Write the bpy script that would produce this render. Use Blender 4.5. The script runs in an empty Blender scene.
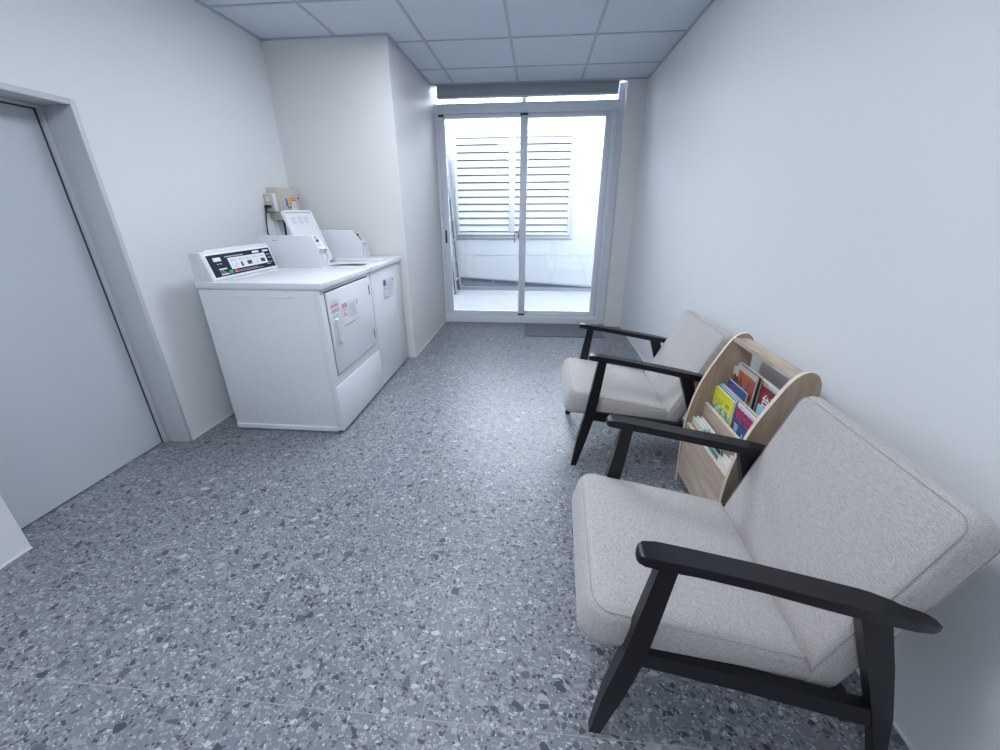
import bpy, bmesh, math, random
from mathutils import Vector, Matrix
random.seed(7)
scene = bpy.context.scene
COL = scene.collection

# ---------------------------------------------------------------- camera, world, lights, exposure
F_PX, PITCH, YAW, ROLL, CAM_H = 397.30, 0.3954, -0.09154, -0.00423, 1.25
fw = Vector((math.sin(YAW)*math.cos(PITCH), math.cos(YAW)*math.cos(PITCH), -math.sin(PITCH)))
r0 = Vector((math.cos(YAW), -math.sin(YAW), 0)); u0 = r0.cross(fw)
ri = math.cos(ROLL)*r0 + math.sin(ROLL)*u0; up = -math.sin(ROLL)*r0 + math.cos(ROLL)*u0
cam = bpy.data.cameras.new('camera'); cam.sensor_width = 36; cam.lens = 36*F_PX/1000
cam.clip_start = 0.02
co = bpy.data.objects.new('camera', cam); COL.objects.link(co)
M = Matrix.Identity(4)
for i in range(3):
    M[i][0] = ri[i]; M[i][1] = up[i]; M[i][2] = -fw[i]
M.translation = (0, 0, CAM_H)
co.matrix_world = M
scene.camera = co

world = bpy.data.worlds.new('world'); scene.world = world; world.use_nodes = True
bg = world.node_tree.nodes['Background']
SKY = 27.0
bg.inputs[0].default_value = (0.83, 0.905, 1.0, 1); bg.inputs[1].default_value = SKY
PANEL = 24.0           # ceiling LED panels
scene.view_settings.view_transform = 'Standard'; scene.view_settings.look = 'None'
scene.view_settings.gamma = 1; scene.view_settings.use_curve_mapping = False
scene.view_settings.exposure = 0.0

# ---------------------------------------------------------------- materials
def new_mat(name, col=(.8,.8,.8), rough=.5, metal=0., spec=.5):
    m = bpy.data.materials.new(name); m.use_nodes = True
    b = m.node_tree.nodes['Principled BSDF']
    b.inputs['Base Color'].default_value = (*col, 1); b.inputs['Roughness'].default_value = rough
    b.inputs['Metallic'].default_value = metal; b.inputs['Specular IOR Level'].default_value = spec
    return m
def nt(m): return m.node_tree, m.node_tree.nodes, m.node_tree.links, m.node_tree.nodes['Principled BSDF']
def node(N, t, **kw):
    n = N.new(t)
    for k, v in kw.items():
        if hasattr(n, k): setattr(n, k, v)
    return n
def mixc(N, L, fac, a, b):
    n = N.new('ShaderNodeMix'); n.data_type = 'RGBA'
    for s, v in ((0, fac), (6, a), (7, b)):
        if hasattr(v, 'is_output'): L.new(v, n.inputs[s])
        elif s == 0: n.inputs[0].default_value = v
        else: n.inputs[s].default_value = (*v, 1)
    return n.outputs[2]
def math_n(N, L, op, a, b=None):
    n = N.new('ShaderNodeMath'); n.operation = op
    for i, v in enumerate((a, b)):
        if v is None: continue
        if hasattr(v, 'is_output'): L.new(v, n.inputs[i])
        else: n.inputs[i].default_value = v
    return n.outputs[0]
def coords(N): return N.new('ShaderNodeTexCoord').outputs['Object']
def mapping(N, L, vec, scale=(1,1,1), loc=(0,0,0), rot=(0,0,0)):
    m = N.new('ShaderNodeMapping'); L.new(vec, m.inputs[0])
    m.inputs['Scale'].default_value = scale; m.inputs['Location'].default_value = loc; m.inputs['Rotation'].default_value = rot
    return m.outputs[0]
def noise(N, L, vec, scale, detail=2, rough=.5):
    n = N.new('ShaderNodeTexNoise'); L.new(vec, n.inputs['Vector'])
    n.inputs['Scale'].default_value = scale; n.inputs['Detail'].default_value = detail; n.inputs['Roughness'].default_value = rough
    return n
def bump(N, L, b, h, strength=.2, dist=.01):
    n = N.new('ShaderNodeBump'); n.inputs['Strength'].default_value = strength; n.inputs['Distance'].default_value = dist
    L.new(h, n.inputs['Height']); L.new(n.outputs[0], b.inputs['Normal'])

def wall_paint(name, col):
    m = new_mat(name, col, .62, spec=.25); t, N, L, b = nt(m)
    c = coords(N); n = noise(N, L, c, 90, 3); bump(N, L, b, n.outputs[0], .05, .004)
    n2 = noise(N, L, c, 1.3, 2)
    L.new(mixc(N, L, n2.outputs[0], tuple(x*.97 for x in col), tuple(min(1, x*1.02) for x in col)), b.inputs['Base Color'])
    return m
M_WALL = wall_paint('wall_paint', (.785, .80, .815))
M_WARM = wall_paint('warm_wall_paint', (.775, .765, .765))
M_OUT = wall_paint('outside_paint', (.145, .153, .165))

def make_terrazzo():
    m = new_mat('terrazzo', (.2,.2,.2), .38, spec=.45); t, N, L, b = nt(m)
    c = coords(N)
    wn = noise(N, L, c, 14, 2)
    off = N.new('ShaderNodeVectorMath'); off.operation = 'SCALE'; L.new(wn.outputs['Color'], off.inputs[0]); off.inputs['Scale'].default_value = .022
    add = N.new('ShaderNodeVectorMath'); add.operation = 'ADD'; L.new(c, add.inputs[0]); L.new(off.outputs[0], add.inputs[1])
    base_n = noise(N, L, c, 2.6, 4, .6)
    fine = noise(N, L, c, 240, 2)
    colr = mixc(N, L, base_n.outputs[0], (.155,.170,.197), (.205,.222,.252))
    fine_r = N.new('ShaderNodeMapRange'); L.new(fine.outputs[0], fine_r.inputs[0])
    fine_r.inputs[1].default_value = .35; fine_r.inputs[2].default_value = .65
    fc = mixc(N, L, fine_r.outputs[0], (.13,.14,.16), (.245,.26,.29))
    colr = mixc(N, L, .5, colr, fc)
    def layer(prev, scale, gap, prob, shift, ramp):
        vec = mapping(N, L, add.outputs[0], (scale, scale*1.25, scale), (shift, shift*.7, 0), (0, 0, shift))
        ve = N.new('ShaderNodeTexVoronoi'); ve.voronoi_dimensions = '2D'; ve.feature = 'DISTANCE_TO_EDGE'; L.new(vec, ve.inputs['Vector']); ve.inputs['Scale'].default_value = 1
        vc = N.new('ShaderNodeTexVoronoi'); vc.voronoi_dimensions = '2D'; vc.feature = 'F1'; L.new(vec, vc.inputs['Vector']); vc.inputs['Scale'].default_value = 1
        sep = N.new('ShaderNodeSeparateColor'); L.new(vc.outputs['Color'], sep.inputs[0])
        g = math_n(N, L, 'MULTIPLY', sep.outputs[2], gap*1.1); g = math_n(N, L, 'ADD', g, gap*.6)
        inside = math_n(N, L, 'GREATER_THAN', ve.outputs['Distance'], g)
        pick = math_n(N, L, 'LESS_THAN', sep.outputs[0], prob)
        mask = math_n(N, L, 'MULTIPLY', inside, pick)
        cr = N.new('ShaderNodeValToRGB'); cr.color_ramp.interpolation = 'CONSTANT'
        els = cr.color_ramp.elements
        els[0].position = 0; els[0].color = (*ramp[0][1], 1); els[1].position = ramp[1][0]; els[1].color = (*ramp[1][1], 1)
        for p, q in ramp[2:]:
            e = els.new(p); e.color = (*q, 1)
        L.new(sep.outputs[1], cr.inputs[0])
        return mixc(N, L, mask, prev, cr.outputs[0])
    dk, dk2 = (.055,.063,.075), (.095,.105,.122); md = (.19,.20,.225); lt, lt2, wh = (.27,.285,.31), (.34,.355,.38), (.48,.495,.52)
    colr = layer(colr, 125, .10, .60, 3.1, [(0, dk), (.14, md), (.40, lt), (.68, lt2), (.88, wh)])
    colr = layer(colr, 62, .13, .34, 1.7, [(0, dk), (.15, dk2), (.3, md), (.5, lt), (.75, lt2), (.93, wh)])
    colr = layer(colr, 33, .17, .13, 5.3, [(0, dk), (.15, dk2), (.35, md), (.6, lt), (.85, lt2), (.95, wh)])
    colr = layer(colr, 21, .22, .035, 8.9, [(0, dk2), (.25, md), (.6, lt), (.9, lt2)])
    # grout joints of the 60 cm tiles
    s = N.new('ShaderNodeSeparateXYZ'); L.new(c, s.inputs[0])
    def joint(ax, o):
        a = math_n(N, L, 'ADD', s.outputs[ax], o); a = math_n(N, L, 'DIVIDE', a, .6); a = math_n(N, L, 'FRACT', a)
        a = math_n(N, L, 'SUBTRACT', a, .5); a = math_n(N, L, 'ABSOLUTE', a)
        return math_n(N, L, 'GREATER_THAN', a, .4980)
    j = math_n(N, L, 'MAXIMUM', joint(0, .27+6.0), joint(1, -.6+6.0))
    colr = mixc(N, L, j, colr, (.33,.325,.31))
    L.new(colr, b.inputs['Base Color'])
    rn = noise(N, L, c, 5, 3); rr = N.new('ShaderNodeMapRange'); L.new(rn.outputs[0], rr.inputs[0]); rr.inputs[3].default_value = .34; rr.inputs[4].default_value = .48
    L.new(rr.outputs[0], b.inputs['Roughness'])
    return m
M_FLOOR = make_terrazzo()

def make_fabric():
    m = new_mat('linen_fabric', (.5,.48,.47), .92, spec=.1); t, N, L, b = nt(m)
    c = coords(N)
    a1 = noise(N, L, mapping(N, L, c, (70, 950, 950)), 1, 2); a2 = noise(N, L, mapping(N, L, c, (950, 70, 950)), 1, 2); a3 = noise(N, L, mapping(N, L, c, (950, 950, 70)), 1, 2)
    s = math_n(N, L, 'ADD', a1.outputs[0], a2.outputs[0]); s = math_n(N, L, 'ADD', s, a3.outputs[0]); r = N.new('ShaderNodeMapRange'); L.new(s, r.inputs[0])
    r.inputs[1].default_value = 1.22; r.inputs[2].default_value = 1.78
    L.new(mixc(N, L, r.outputs[0], (.33,.308,.30), (.62,.588,.572)), b.inputs['Base Color'])
    b.inputs['Sheen Weight'].default_value = .25
    bump(N, L, b, s, .35, .002)
    return m
M_FAB = make_fabric()
M_PIPE = new_mat('seam_thread', (.42,.40,.39), .9, spec=.1)

def make_black_wood():
    m = new_mat('black_stained_wood', (.008,.008,.010), .34, spec=.35); t, N, L, b = nt(m)
    c = coords(N); n = noise(N, L, mapping(N, L, c, (6, 60, 60)), 1, 3)
    L.new(mixc(N, L, n.outputs[0], (.006,.006,.008), (.011,.011,.014)), b.inputs['Base Color'])
    bump(N, L, b, n.outputs[0], .06, .002)
    return m
M_BLACK = make_black_wood()

def make_oak(name, c1, c2, scale, rot=(0,0,0)):
    m = new_mat(name, c1, .5, spec=.3); t, N, L, b = nt(m)
    c = coords(N); v = mapping(N, L, c, scale, rot=rot)
    n = noise(N, L, v, 1, 5, .62); n2 = noise(N, L, mapping(N, L, c, tuple(s*5 for s in scale), rot=rot), 1, 2)
    r = N.new('ShaderNodeMapRange'); L.new(n.outputs[0], r.inputs[0]); r.inputs[1].default_value = .33; r.inputs[2].default_value = .68
    col = mixc(N, L, r.outputs[0], c1, c2)
    col = mixc(N, L, math_n(N, L, 'MULTIPLY', n2.outputs[0], .35), col, tuple(x*.6 for x in c1))
    L.new(col, b.inputs['Base Color']); bump(N, L, b, n2.outputs[0], .05, .002)
    return m
M_OAKS = make_oak('shaded_side_oak', (.36,.265,.195), (.50,.39,.30), (38, 38, 3.5))  # same oak as the front boards, shading put into a darker brown
M_OAKF = make_oak('front_oak', (.47,.365,.28), (.70,.58,.475), (30, 4, 26), rot=(.45,0,0))
M_OAKE = new_mat('oak_edge_band', (.74,.62,.52), .5, spec=.3)

M_WHITE = new_mat('white_enamel', (.80,.82,.85), .22, spec=.5)
M_WHITE2 = new_mat('white_plastic', (.77,.79,.83), .35, spec=.5)
M_SEAM = new_mat('dark_gap', (.05,.06,.08), .6)
M_GREYSEAM = new_mat('shadow_line_grey', (.45,.47,.50), .6)
M_PANEL = new_mat('navy_control_film', (.012,.018,.032), .4, spec=.15)
M_PAPER = new_mat('label_paper', (.82,.84,.87), .5)
M_GREEN = new_mat('green_print', (.02,.42,.12), .5)
M_RED = new_mat('red_print', (.72,.04,.10), .5)
M_RED2 = new_mat('pale_red_print', (.62,.26,.32), .5)
M_BLUE = new_mat('blue_print', (.10,.16,.50), .5)
M_INK = new_mat('ink', (.05,.06,.09), .5)
M_INK2 = new_mat('pale_ink', (.42,.44,.50), .5)
M_YEL = new_mat('yellow_print', (.85,.68,.02), .5)
M_BEIGE = new_mat('beige_enamel', (.56,.53,.46), .45)
M_CORD = new_mat('black_rubber', (.012,.012,.014), .5)
M_ALU = new_mat('white_aluminium', (.74,.78,.85), .4, spec=.5)
M_ALU2 = new_mat('pale_aluminium', (.58,.62,.68), .35, metal=.2)
M_STEEL = new_mat('brushed_steel', (.45,.48,.52), .35, metal=.8)
M_LADDER = new_mat('weathered_aluminium', (.07,.078,.09), .5, metal=.1)
M_TUBSHADE = new_mat('tub_shade', (.03,.03,.035), .5)
M_BLKPL = new_mat('black_plastic', (.015,.016,.02), .5)
M_DOOR = wall_paint('grey_door_paint', (.54,.58,.625))
M_DFRAME = new_mat('grey_frame_paint', (.57,.59,.62), .4)
M_TILE = wall_paint('ceiling_tile', (.70,.77,.85))
M_GRID = new_mat('ceiling_grid', (.47,.53,.60), .5)
M_BLIND = new_mat('grey_blind_cloth', (.36,.40,.44), .8)
M_BASE = new_mat('white_skirting', (.86,.87,.88), .4)
M_CURB = wall_paint('concrete', (.075,.087,.105))

def make_glass():
    m = bpy.data.materials.new('pane_glass'); m.use_nodes = True
    N, L = m.node_tree.nodes, m.node_tree.links; N.clear()
    o = N.new('ShaderNodeOutputMaterial'); mx = N.new('ShaderNodeMixShader'); tr = N.new('ShaderNodeBsdfTransparent'); gl = N.new('ShaderNodeBsdfGlossy')
    fr = N.new('ShaderNodeFresnel'); fr.inputs[0].default_value = 1.5
    tr.inputs[0].default_value = (.97,.985,.99,1); gl.inputs['Roughness'].default_value = .01
    L.new(fr.outputs[0], mx.inputs[0]); L.new(tr.outputs[0], mx.inputs[1]); L.new(gl.outputs[0], mx.inputs[2]); L.new(mx.outputs[0], o.inputs[0])
    return m
M_GLASS = make_glass()
def emis(name, col, s):
    m = new_mat(name, (.8,.8,.8)); b = m.node_tree.nodes['Principled BSDF']
    b.inputs['Emission Color'].default_value = (*col, 1); b.inputs['Emission Strength'].default_value = s
    return m
M_LED = emis('led_diffuser', (.86,.918,1.0), PANEL)

# ---------------------------------------------------------------- helpers
def link_mesh(name, bm, mats, parent=None, loc=None, smooth=None):
    me = bpy.data.meshes.new(name); bmesh.ops.recalc_face_normals(bm, faces=bm.faces); bm.to_mesh(me); bm.free()
    for mt in (mats if isinstance(mats, (list, tuple)) else [mats]): me.materials.append(mt)
    if smooth:
        for p in me.polygons: p.use_smooth = True
        me.set_sharp_from_angle(angle=math.radians(smooth))
    o = bpy.data.objects.new(name, me); COL.objects.link(o)
    if parent is not None: o.parent = parent
    if loc is not None: o.location = loc
    return o
def bx(bm, x0, x1, y0, y1, z0, z1, bev=0, seg=2, mi=0):
    b2 = bmesh.new()
    vs = [b2.verts.new(p) for p in ((x0,y0,z0),(x1,y0,z0),(x1,y1,z0),(x0,y1,z0),(x0,y0,z1),(x1,y0,z1),(x1,y1,z1),(x0,y1,z1))]
    for f in ((0,3,2,1),(4,5,6,7),(0,1,5,4),(1,2,6,5),(2,3,7,6),(3,0,4,7)): b2.faces.new([vs[i] for i in f])
    if bev: bmesh.ops.bevel(b2, geom=b2.edges[:], offset=bev, segments=seg, affect='EDGES', profile=.5)
    merge(bm, b2, mi)
def merge(bm, b2, mi=0):
    mp = {v: bm.verts.new(v.co) for v in b2.verts}
    for f in b2.faces:
        nf = bm.faces.new([mp[v] for v in f.verts]); nf.material_index = mi if mi else f.material_index
    b2.free()
def box(name, x0, x1, y0, y1, z0, z1, mat, parent=None, bev=0, seg=2, smooth=None):
    bm = bmesh.new(); bx(bm, x0, x1, y0, y1, z0, z1, bev, seg)
    return link_mesh(name, bm, mat, parent, smooth=smooth or (35 if bev else None))
def prism(bm, pts, a0, a1, axis='y', bev=0, mi=0, rim=None, seg=2):
    """polygon pts (2D) extruded along axis; y: pts=(x,z); x: pts=(y,z); z: pts=(x,y)"""
    def P(p, a): return {'y': (p[0], a, p[1]), 'x': (a, p[0], p[1]), 'z': (p[0], p[1], a)}[axis]
    b2 = bmesh.new()
    A = [b2.verts.new(P(p, a0)) for p in pts]; B = [b2.verts.new(P(p, a1)) for p in pts]
    b2.faces.new(A); b2.faces.new(B[::-1]); n = len(pts)
    for i in range(n):
        f = b2.faces.new((A[i], B[i], B[(i+1)%n], A[(i+1)%n]))
        if rim is not None: f.material_index = rim
    if bev: bmesh.ops.bevel(b2, geom=b2.edges[:], offset=bev, segments=seg, affect='EDGES', profile=.5)
    merge(bm, b2, mi)
def tube(bm, pts, r, n=10, closed=False, cap=True):
    pts = [Vector(p) for p in pts]; rings = []; N_ = len(pts); prev = None
    for i, p in enumerate(pts):
        if closed: d = pts[(i+1)%N_]-pts[i-1]
        else: d = pts[min(i+1, N_-1)]-pts[max(i-1, 0)]
        d.normalize()
        if prev is None:
            a = Vector((0,0,1)) if abs(d.z) < .9 else Vector((1,0,0)); prev = d.cross(a).normalized()
        prev = (prev - d*prev.dot(d)).normalized(); q = d.cross(prev)
        rings.append([bm.verts.new(p + r*(math.cos(2*math.pi*k/n)*prev + math.sin(2*math.pi*k/n)*q)) for k in range(n)])
    for i in range(N_ if closed else N_-1):
        a, b = rings[i], rings[(i+1)%N_]
        for k in range(n): bm.faces.new((a[k], a[(k+1)%n], b[(k+1)%n], b[k]))
    if cap and not closed: bm.faces.new(rings[0][::-1]); bm.faces.new(rings[-1])
def cyl(bm, p0, p1, r, n=20): tube(bm, [p0, p1], r, n)
def thing(name, label, cat, loc=(0,0,0), rz=0, group=None):
    o = bpy.data.objects.new(name, None); COL.objects.link(o); o.location = loc; o.rotation_euler = (0,0,rz)
    o.empty_display_size = .1
    return tag(o, label, cat, group)
def tag(o, label, cat, group=None):
    o['label'] = label; o['category'] = cat
    if group: o['group'] = group
    return o
def struct(o): o['kind'] = 'structure'; return o
def empty_struct(name, loc=(0,0,0)):
    o = bpy.data.objects.new(name, None); COL.objects.link(o); o.location = loc; o['kind'] = 'structure'; return o
def text_mesh(name, body, size, mat, parent, matrix, extrude=.0004, bold=0.):
    cu = bpy.data.curves.new(name, 'FONT'); cu.body = body; cu.size = size; cu.extrude = extrude; cu.offset = bold
    cu.align_x = 'LEFT'; cu.align_y = 'BOTTOM'
    to = bpy.data.objects.new(name+'_src', cu); COL.objects.link(to)
    bpy.context.view_layer.update()
    me = bpy.data.meshes.new_from_object(to.evaluated_get(bpy.context.evaluated_depsgraph_get()))
    bpy.data.objects.remove(to); bpy.data.curves.remove(cu)
    me.materials.clear(); me.materials.append(mat)
    o = bpy.data.objects.new(name, me); COL.objects.link(o); o.parent = parent; o.matrix_local = matrix
    return o

# ---------------------------------------------------------------- room
XR, XL, XC, H = .969, -1.99, -1.079, 2.363
YC, YP, YD = 3.332, 4.53, 4.62           # column face, pier face, glazed door plane
YN = -2.6                                 # wall behind the viewpoint
XD, DY0, DY1, DZ = -2.144, 1.845, 1.034, 1.688
struct(box('floor', -2.30, 1.12, YN-.12, YD+.14, -.12, 0, M_FLOOR))

# left wall with the door opening
bm = bmesh.new()
bx(bm, XL-.31, XL, YN-.12, DY1, 0, H+.1); bx(bm, XL-.31, XL, DY0, YC+.02, 0, H+.1); bx(bm, XL-.31, XL, DY1, DY0, DZ, H+.1)
struct(link_mesh('wall_left', bm, M_WALL))
bm = bmesh.new(); bx(bm, XL-.31, XC, YC, YD+.14, 0, H+.1)
struct(link_mesh('wall_left_projection', bm, [M_WARM]))
bm = bmesh.new(); bx(bm, XC-.001, XC+.0015, YC+.004, YD+.02, 0, H)
struct(box('wall_right', XR, XR+.15, YN-.12, YD+.14, 0, H+.1, M_WALL))
bm.free()
struct(box('wall_rear', XL, XR, YN-.12, YN, 0, H+.1, M_WALL))
struct(box('wall_far_pier', .790, XR, YP, YD+.14, 0, H+.1, M_WARM))
# thin white skirting bead along the floor
def bead(name, *a): struct(box(name, *a, M_BASE))
bead('baseboard_left', XL, XL+.004, DY0+.0, YC, 0, .007)
bead('baseboard_left_near', XL, XL+.004, YN, DY1, 0, .007)
bead('baseboard_projection', XC, XC+.004, YC, YP+.07, 0, .009)
bead('baseboard_right', XR-.004, XR, YN, YP, 0, .009)

# ceiling: tiles in a metal grid
bm = bmesh.new()
bx(bm, XL, XR, YN, YP+.02, H, H+.1, mi=0)
gx = [-1.44, -.85, -.235, .36]; gy = [4.10, 3.48, 2.84, 2.23, 1.62, 1.01, .40, -.21, -.82, -1.43, -2.04]
for x in gx:
    y1 = YP+.02 if x > XC else YC
    bx(bm, x-.010, x+.010, YN, y1, H-.004, H+.01, mi=1)
for y in gy:
    x0 = XL if y < YC else XC
    bx(bm, x0, XR, y-.009, y+.009, H-.0045, H+.01, mi=1)
for (x0, x1, y0, y1) in ((XR-.014, XR, YN, YP), (XL, XL+.014, YN, YC), (XC, XC+.014, YC-.0, YP), (XL, XC+.014, YC-.014, YC), (.77, XR, YP-.014, YP), (XC, .79, YP-.006, YP+.022)):
    bx(bm, x0, x1, y0, y1, H-.010, H-.0002, mi=1)
struct(link_mesh('ceiling', bm, [M_TILE, M_GRID]))
# beam pocket above the glass door
struct(box('trim_1', XC, .79, YP+.02, YP+.10, H, H+.1, M_WALL))

# ceiling LED panels (two reflect in the glass door, rear one is added fill)
for k, (x, y, where) in enumerate(((-.5425, 2.535, 'in the ceiling nearest the washing machines'), (-.5425, .705, 'in the ceiling above the viewpoint'), (-.5425, -1.125, 'added unseen in the ceiling to light the rear of the room'))):
    t = thing('ceiling_light', 'square white LED ceiling panel ' + where, 'ceiling light', (x, y, H-.006), 0, 'LED panels in the ceiling')
    bm = bmesh.new()
    for a in ((-.29,.29,-.29,-.272), (-.29,.29,.272,.29), (-.29,-.272,-.272,.272), (.272,.29,-.272,.272)): bx(bm, *a, -.012, 0)
    link_mesh('frame', bm, M_BASE, t)
    box('diffuser', -.271, .271, -.271, .271, -.008, -.002, M_LED, t)

# left flush door
d = empty_struct('door_2')
struct(box('door_leaf', XD-.04, XD, DY1-.0+.004, DY0-.03, .006, DZ-.033, M_DOOR, d))
bm = bmesh.new()
# far jamb, head: stepped lining
for (x0, x1, y0, y1) in ((XD-.05, XL+.001, DY0-.022, DY0-.0005),): bx(bm, x0, x1, y0, y1, 0, DZ, .002)
bx(bm, XD-.05, XD+.02, DY0-.040, DY0-.022, 0, DZ-.022, .002)
bx(bm, XD+.055, XD+.062, DY0-.025, DY0-.022, 0, DZ-.022)
bx(bm, XD-.05, XL+.001, DY1, DY0-.0225, DZ-.022, DZ-.0005, .002)
bx(bm, XD-.05, XD+.02, DY1, DY0-.040, DZ-.034, DZ-.022, .002)
struct(link_mesh('door_frame', bm, M_DFRAME, d, smooth=35))
bm = bmesh.new(); bx(bm, XD-.03, XD+.004, DY0-.0465, DY0-.0405, .004, DZ-.0345); bx(bm, XD-.03, XD+.004, DY1+.004, DY0-.041, DZ-.040, DZ-.0345)
struct(link_mesh('door_seal', bm, M_SEAM, d))
struct(box('wall_left_closet', XL-.40, XL-.31, DY1-.1, DY0+.1, 0, DZ+.1, M_WALL))

# ---------------------------------------------------------------- sliding glass door, transom, blind
d1 = empty_struct('door_1')
bm = bmesh.new()
X0, X1, YF0, YF1 = XC+.001, .735, YD, YD+.10
bx(bm, X0, X0+.036, YF0, YF1, 0, 2.145, .003); bx(bm, X1-.046, X1, YF0, YF1, 0, 2.145, .003)
bx(bm, X0, X1, YF0, YF1, 2.132, 2.222, .003); bx(bm, X0, X1, YF0-.01, YF1, 0, .085, .003)
bx(bm, X0, X1, YF0-.012, YF0+.02, .0, .016, .002)
struct(link_mesh('outer_frame', bm, M_ALU, d1, smooth=35))
def sash(name, xa, xb, ya, yb, sl, sr):
    bm = bmesh.new(); zb, zt, st, sb = .087, 2.131, .034, .044
    bx(bm, xa, xa+sl, ya, yb, zb, zt, .003); bx(bm, xb-sr, xb, ya, yb, zb, zt, .003)
    bx(bm, xa+sl, xb-sr, ya, yb, zt-st, zt, .003); bx(bm, xa+sl, xb-sr, ya, yb, zb, zb+sb, .003)
    s = struct(link_mesh(name, bm, M_ALU, d1, smooth=35))
    g = struct(box('pane', xa+sl-.004, xb-sr+.004, (ya+yb)/2-.003, (ya+yb)/2+.003, zb+sb-.004, zt-st+.004, M_GLASS, s))
    return s
s1 = sash('sash', -1.041, -.136, YF0+.016, YF0+.05, .062, .072)
s2 = sash('sash', -.205, .689, YF0+.056, YF0+.09, .07, .058)
struct(box('top_guide', -1.041, -.985, YF0+.010, YF0+.03, 2.110, 2.130, M_BLKPL, s1))
struct(box('top_guide', -.212, -.134, YF0+.010, YF0+.03, 2.110, 2.130, M_BLKPL, s1))
struct(box('bottom_guide', -.212, -.134, YF0+.008, YF0+.03, .088, .104, M_BLKPL, s1))
struct(box('finger_pull', -1.032, -1.012, YF0+.008, YF0+.02, .90, 1.035, M_BLKPL, s1, .003))
bm = bmesh.new(); bx(bm, -.222, -.206, YF0+.004, YF0+.018, .955, 1.05, .003); cyl(bm, (-.214, YF0+.008, .99), (-.214, YF0-.028, .99), .007, 12); cyl(bm, (-.212, YF0-.024, .995), (-.256, YF0-.026, 1.02), .006, 12); cyl(bm, (-.256, YF0-.026, 1.025), (-.258, YF0-.026, .905), .0065, 12)
struct(link_mesh('lever_handle', bm, M_STEEL, s1, smooth=40))
# right jamb strip beside frame
struct(box('trim_2', .736, .789, YF0+.02, YF1, 0, H, M_ALU))
# transom with frosted daylight pane above the door head
w1 = empty_struct('window_1')
bm = bmesh.new(); bx(bm, X0, X0+.006, YF0+.03, YF1, 2.223, H+.09); bx(bm, X1-.006, X1, YF0+.03, YF1, 2.223, H+.09); bx(bm, X0+.006, X1-.006, YF0+.03, YF1, H+.05, H+.09)
bx(bm, -.20, -.15, YF0+.03, YF1, 2.223, H+.05)
struct(link_mesh('window_frame', bm, M_ALU, w1))
struct(box('pane', X0+.006, X1-.006, YF0+.06, YF0+.066, 2.223, H+.05, M_GLASS, w1))
bl = thing('roller_blind', 'rolled-up grey blind cassette above the sliding glass door', 'roller blind', (-.17, YF0-.03, 2.252))
box('cassette', -.862, .884, -.028, .028, .0, .1085, M_BLIND, bl, .006)
box('bottom_bar', -.862, .884, -.031, -.026, .0, .010, M_ALU2, bl)
for x in (-.8635, .8855): box('bracket', x-.0015, x+.0015, -.015, .015, .04, .1085, M_BASE, bl)

# ---------------------------------------------------------------- terrace outside
def make_outfloor():
    m = new_mat('terrace_tile', (.27,.28,.29), .5); t, N, L, b = nt(m)
    c = mapping(N, L, coords(N), (2.2,2.2,2.2), rot=(0,0,.785)); s = N.new('ShaderNodeSeparateXYZ'); L.new(c, s.inputs[0])
    def j(ax):
        a = math_n(N, L, 'FRACT', s.outputs[ax]); a = math_n(N, L, 'SUBTRACT', a, .5); a = math_n(N, L, 'ABSOLUTE', a); return math_n(N, L, 'GREATER_THAN', a, .488)
    L.new(mixc(N, L, math_n(N, L, 'MAXIMUM', j(0), j(1)), (.115,.12,.126), (.07,.078,.09)), b.inputs['Base Color'])
    return m
struct(box('terrace_floor', -2.3, 2.4, YD+.14, 7.3, -.14, -.01, make_outfloor()))
YW = 6.72
bm = bmesh.new()
prism(bm, [(-2.3, .275), (2.4, -.03), (2.4, 2.62), (-2.3, 2.62)], YW, YW+.2, 'y')
for z in (.55, 2.05): bx(bm, .6, 2.4, YW-.002, YW+.01, z, z+.006, mi=1)
for z in (.55, ): bx(bm, -2.3, .6, YW-.002, YW+.01, z, z+.006, mi=1)
struct(link_mesh('wall_terrace', bm, [M_OUT, M_CURB]))
struct(box('wall_terrace_base', -2.3, 2.4, YW+.03, YW+.2, -.01, .30, M_CURB))
struct(box('trim_3', -2.3, 2.4, YW-.035, YW+.02, -.01, .045, M_CURB))
bm = bmesh.new(); prism(bm, [(-2.3, .262), (2.4, -.043), (2.4, -.02), (-2.3, .285)], YW-.025, YW+.03, 'y')
for x in (-.72, -.33): bx(bm, x-.02, x+.0, YW-.02, YW+.03, .02, .16)
struct(link_mesh('trim_4', bm, M_CURB))
struct(box('wall_terrace_left', -2.3, -2.05, YD+.14, YW, -.01, 2.62, M_OUT))
struct(box('wall_terrace_right', 2.1, 2.4, YD+.14, YW, -.01, 2.62, M_OUT))
# louvred window opposite
w2 = empty_struct('window_2')
LX0, LX1, LZ0, LZ1 = -1.32, .508, .845, 2.285
bm = bmesh.new()
def fr(bm, x0, x1, z0, z1, w, ya, yb, bev=.004):
    bx(bm, x0, x0+w, ya, yb, z0, z1, bev); bx(bm, x1-w, x1, ya, yb, z0, z1, bev); bx(bm, x0+w, x1-w, ya, yb, z1-w, z1, bev); bx(bm, x0+w, x1-w, ya, yb, z0, z0+w, bev)
fr(bm, LX0-.03, LX1+.03, LZ0-.03, LZ1+.03, .05, YW-.025, YW)
fr(bm, LX0+.02, LX1-.02, LZ0+.02, LZ1-.02, .045, YW-.05, YW)
bx(bm, -.465, -.37, YW-.055, YW, LZ0+.065, LZ1-.065, .004)
struct(link_mesh('window_frame', bm, M_OUT, w2, smooth=35))
struct(box('shade_backing', LX0+.06, LX1-.06, YW-.012, YW-.004, LZ0+.06, LZ1-.06, new_mat('louvre_gap_shade', (.03,.04,.06), .7), w2))  # dark sheet painting the shade between the louvre slats
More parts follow.
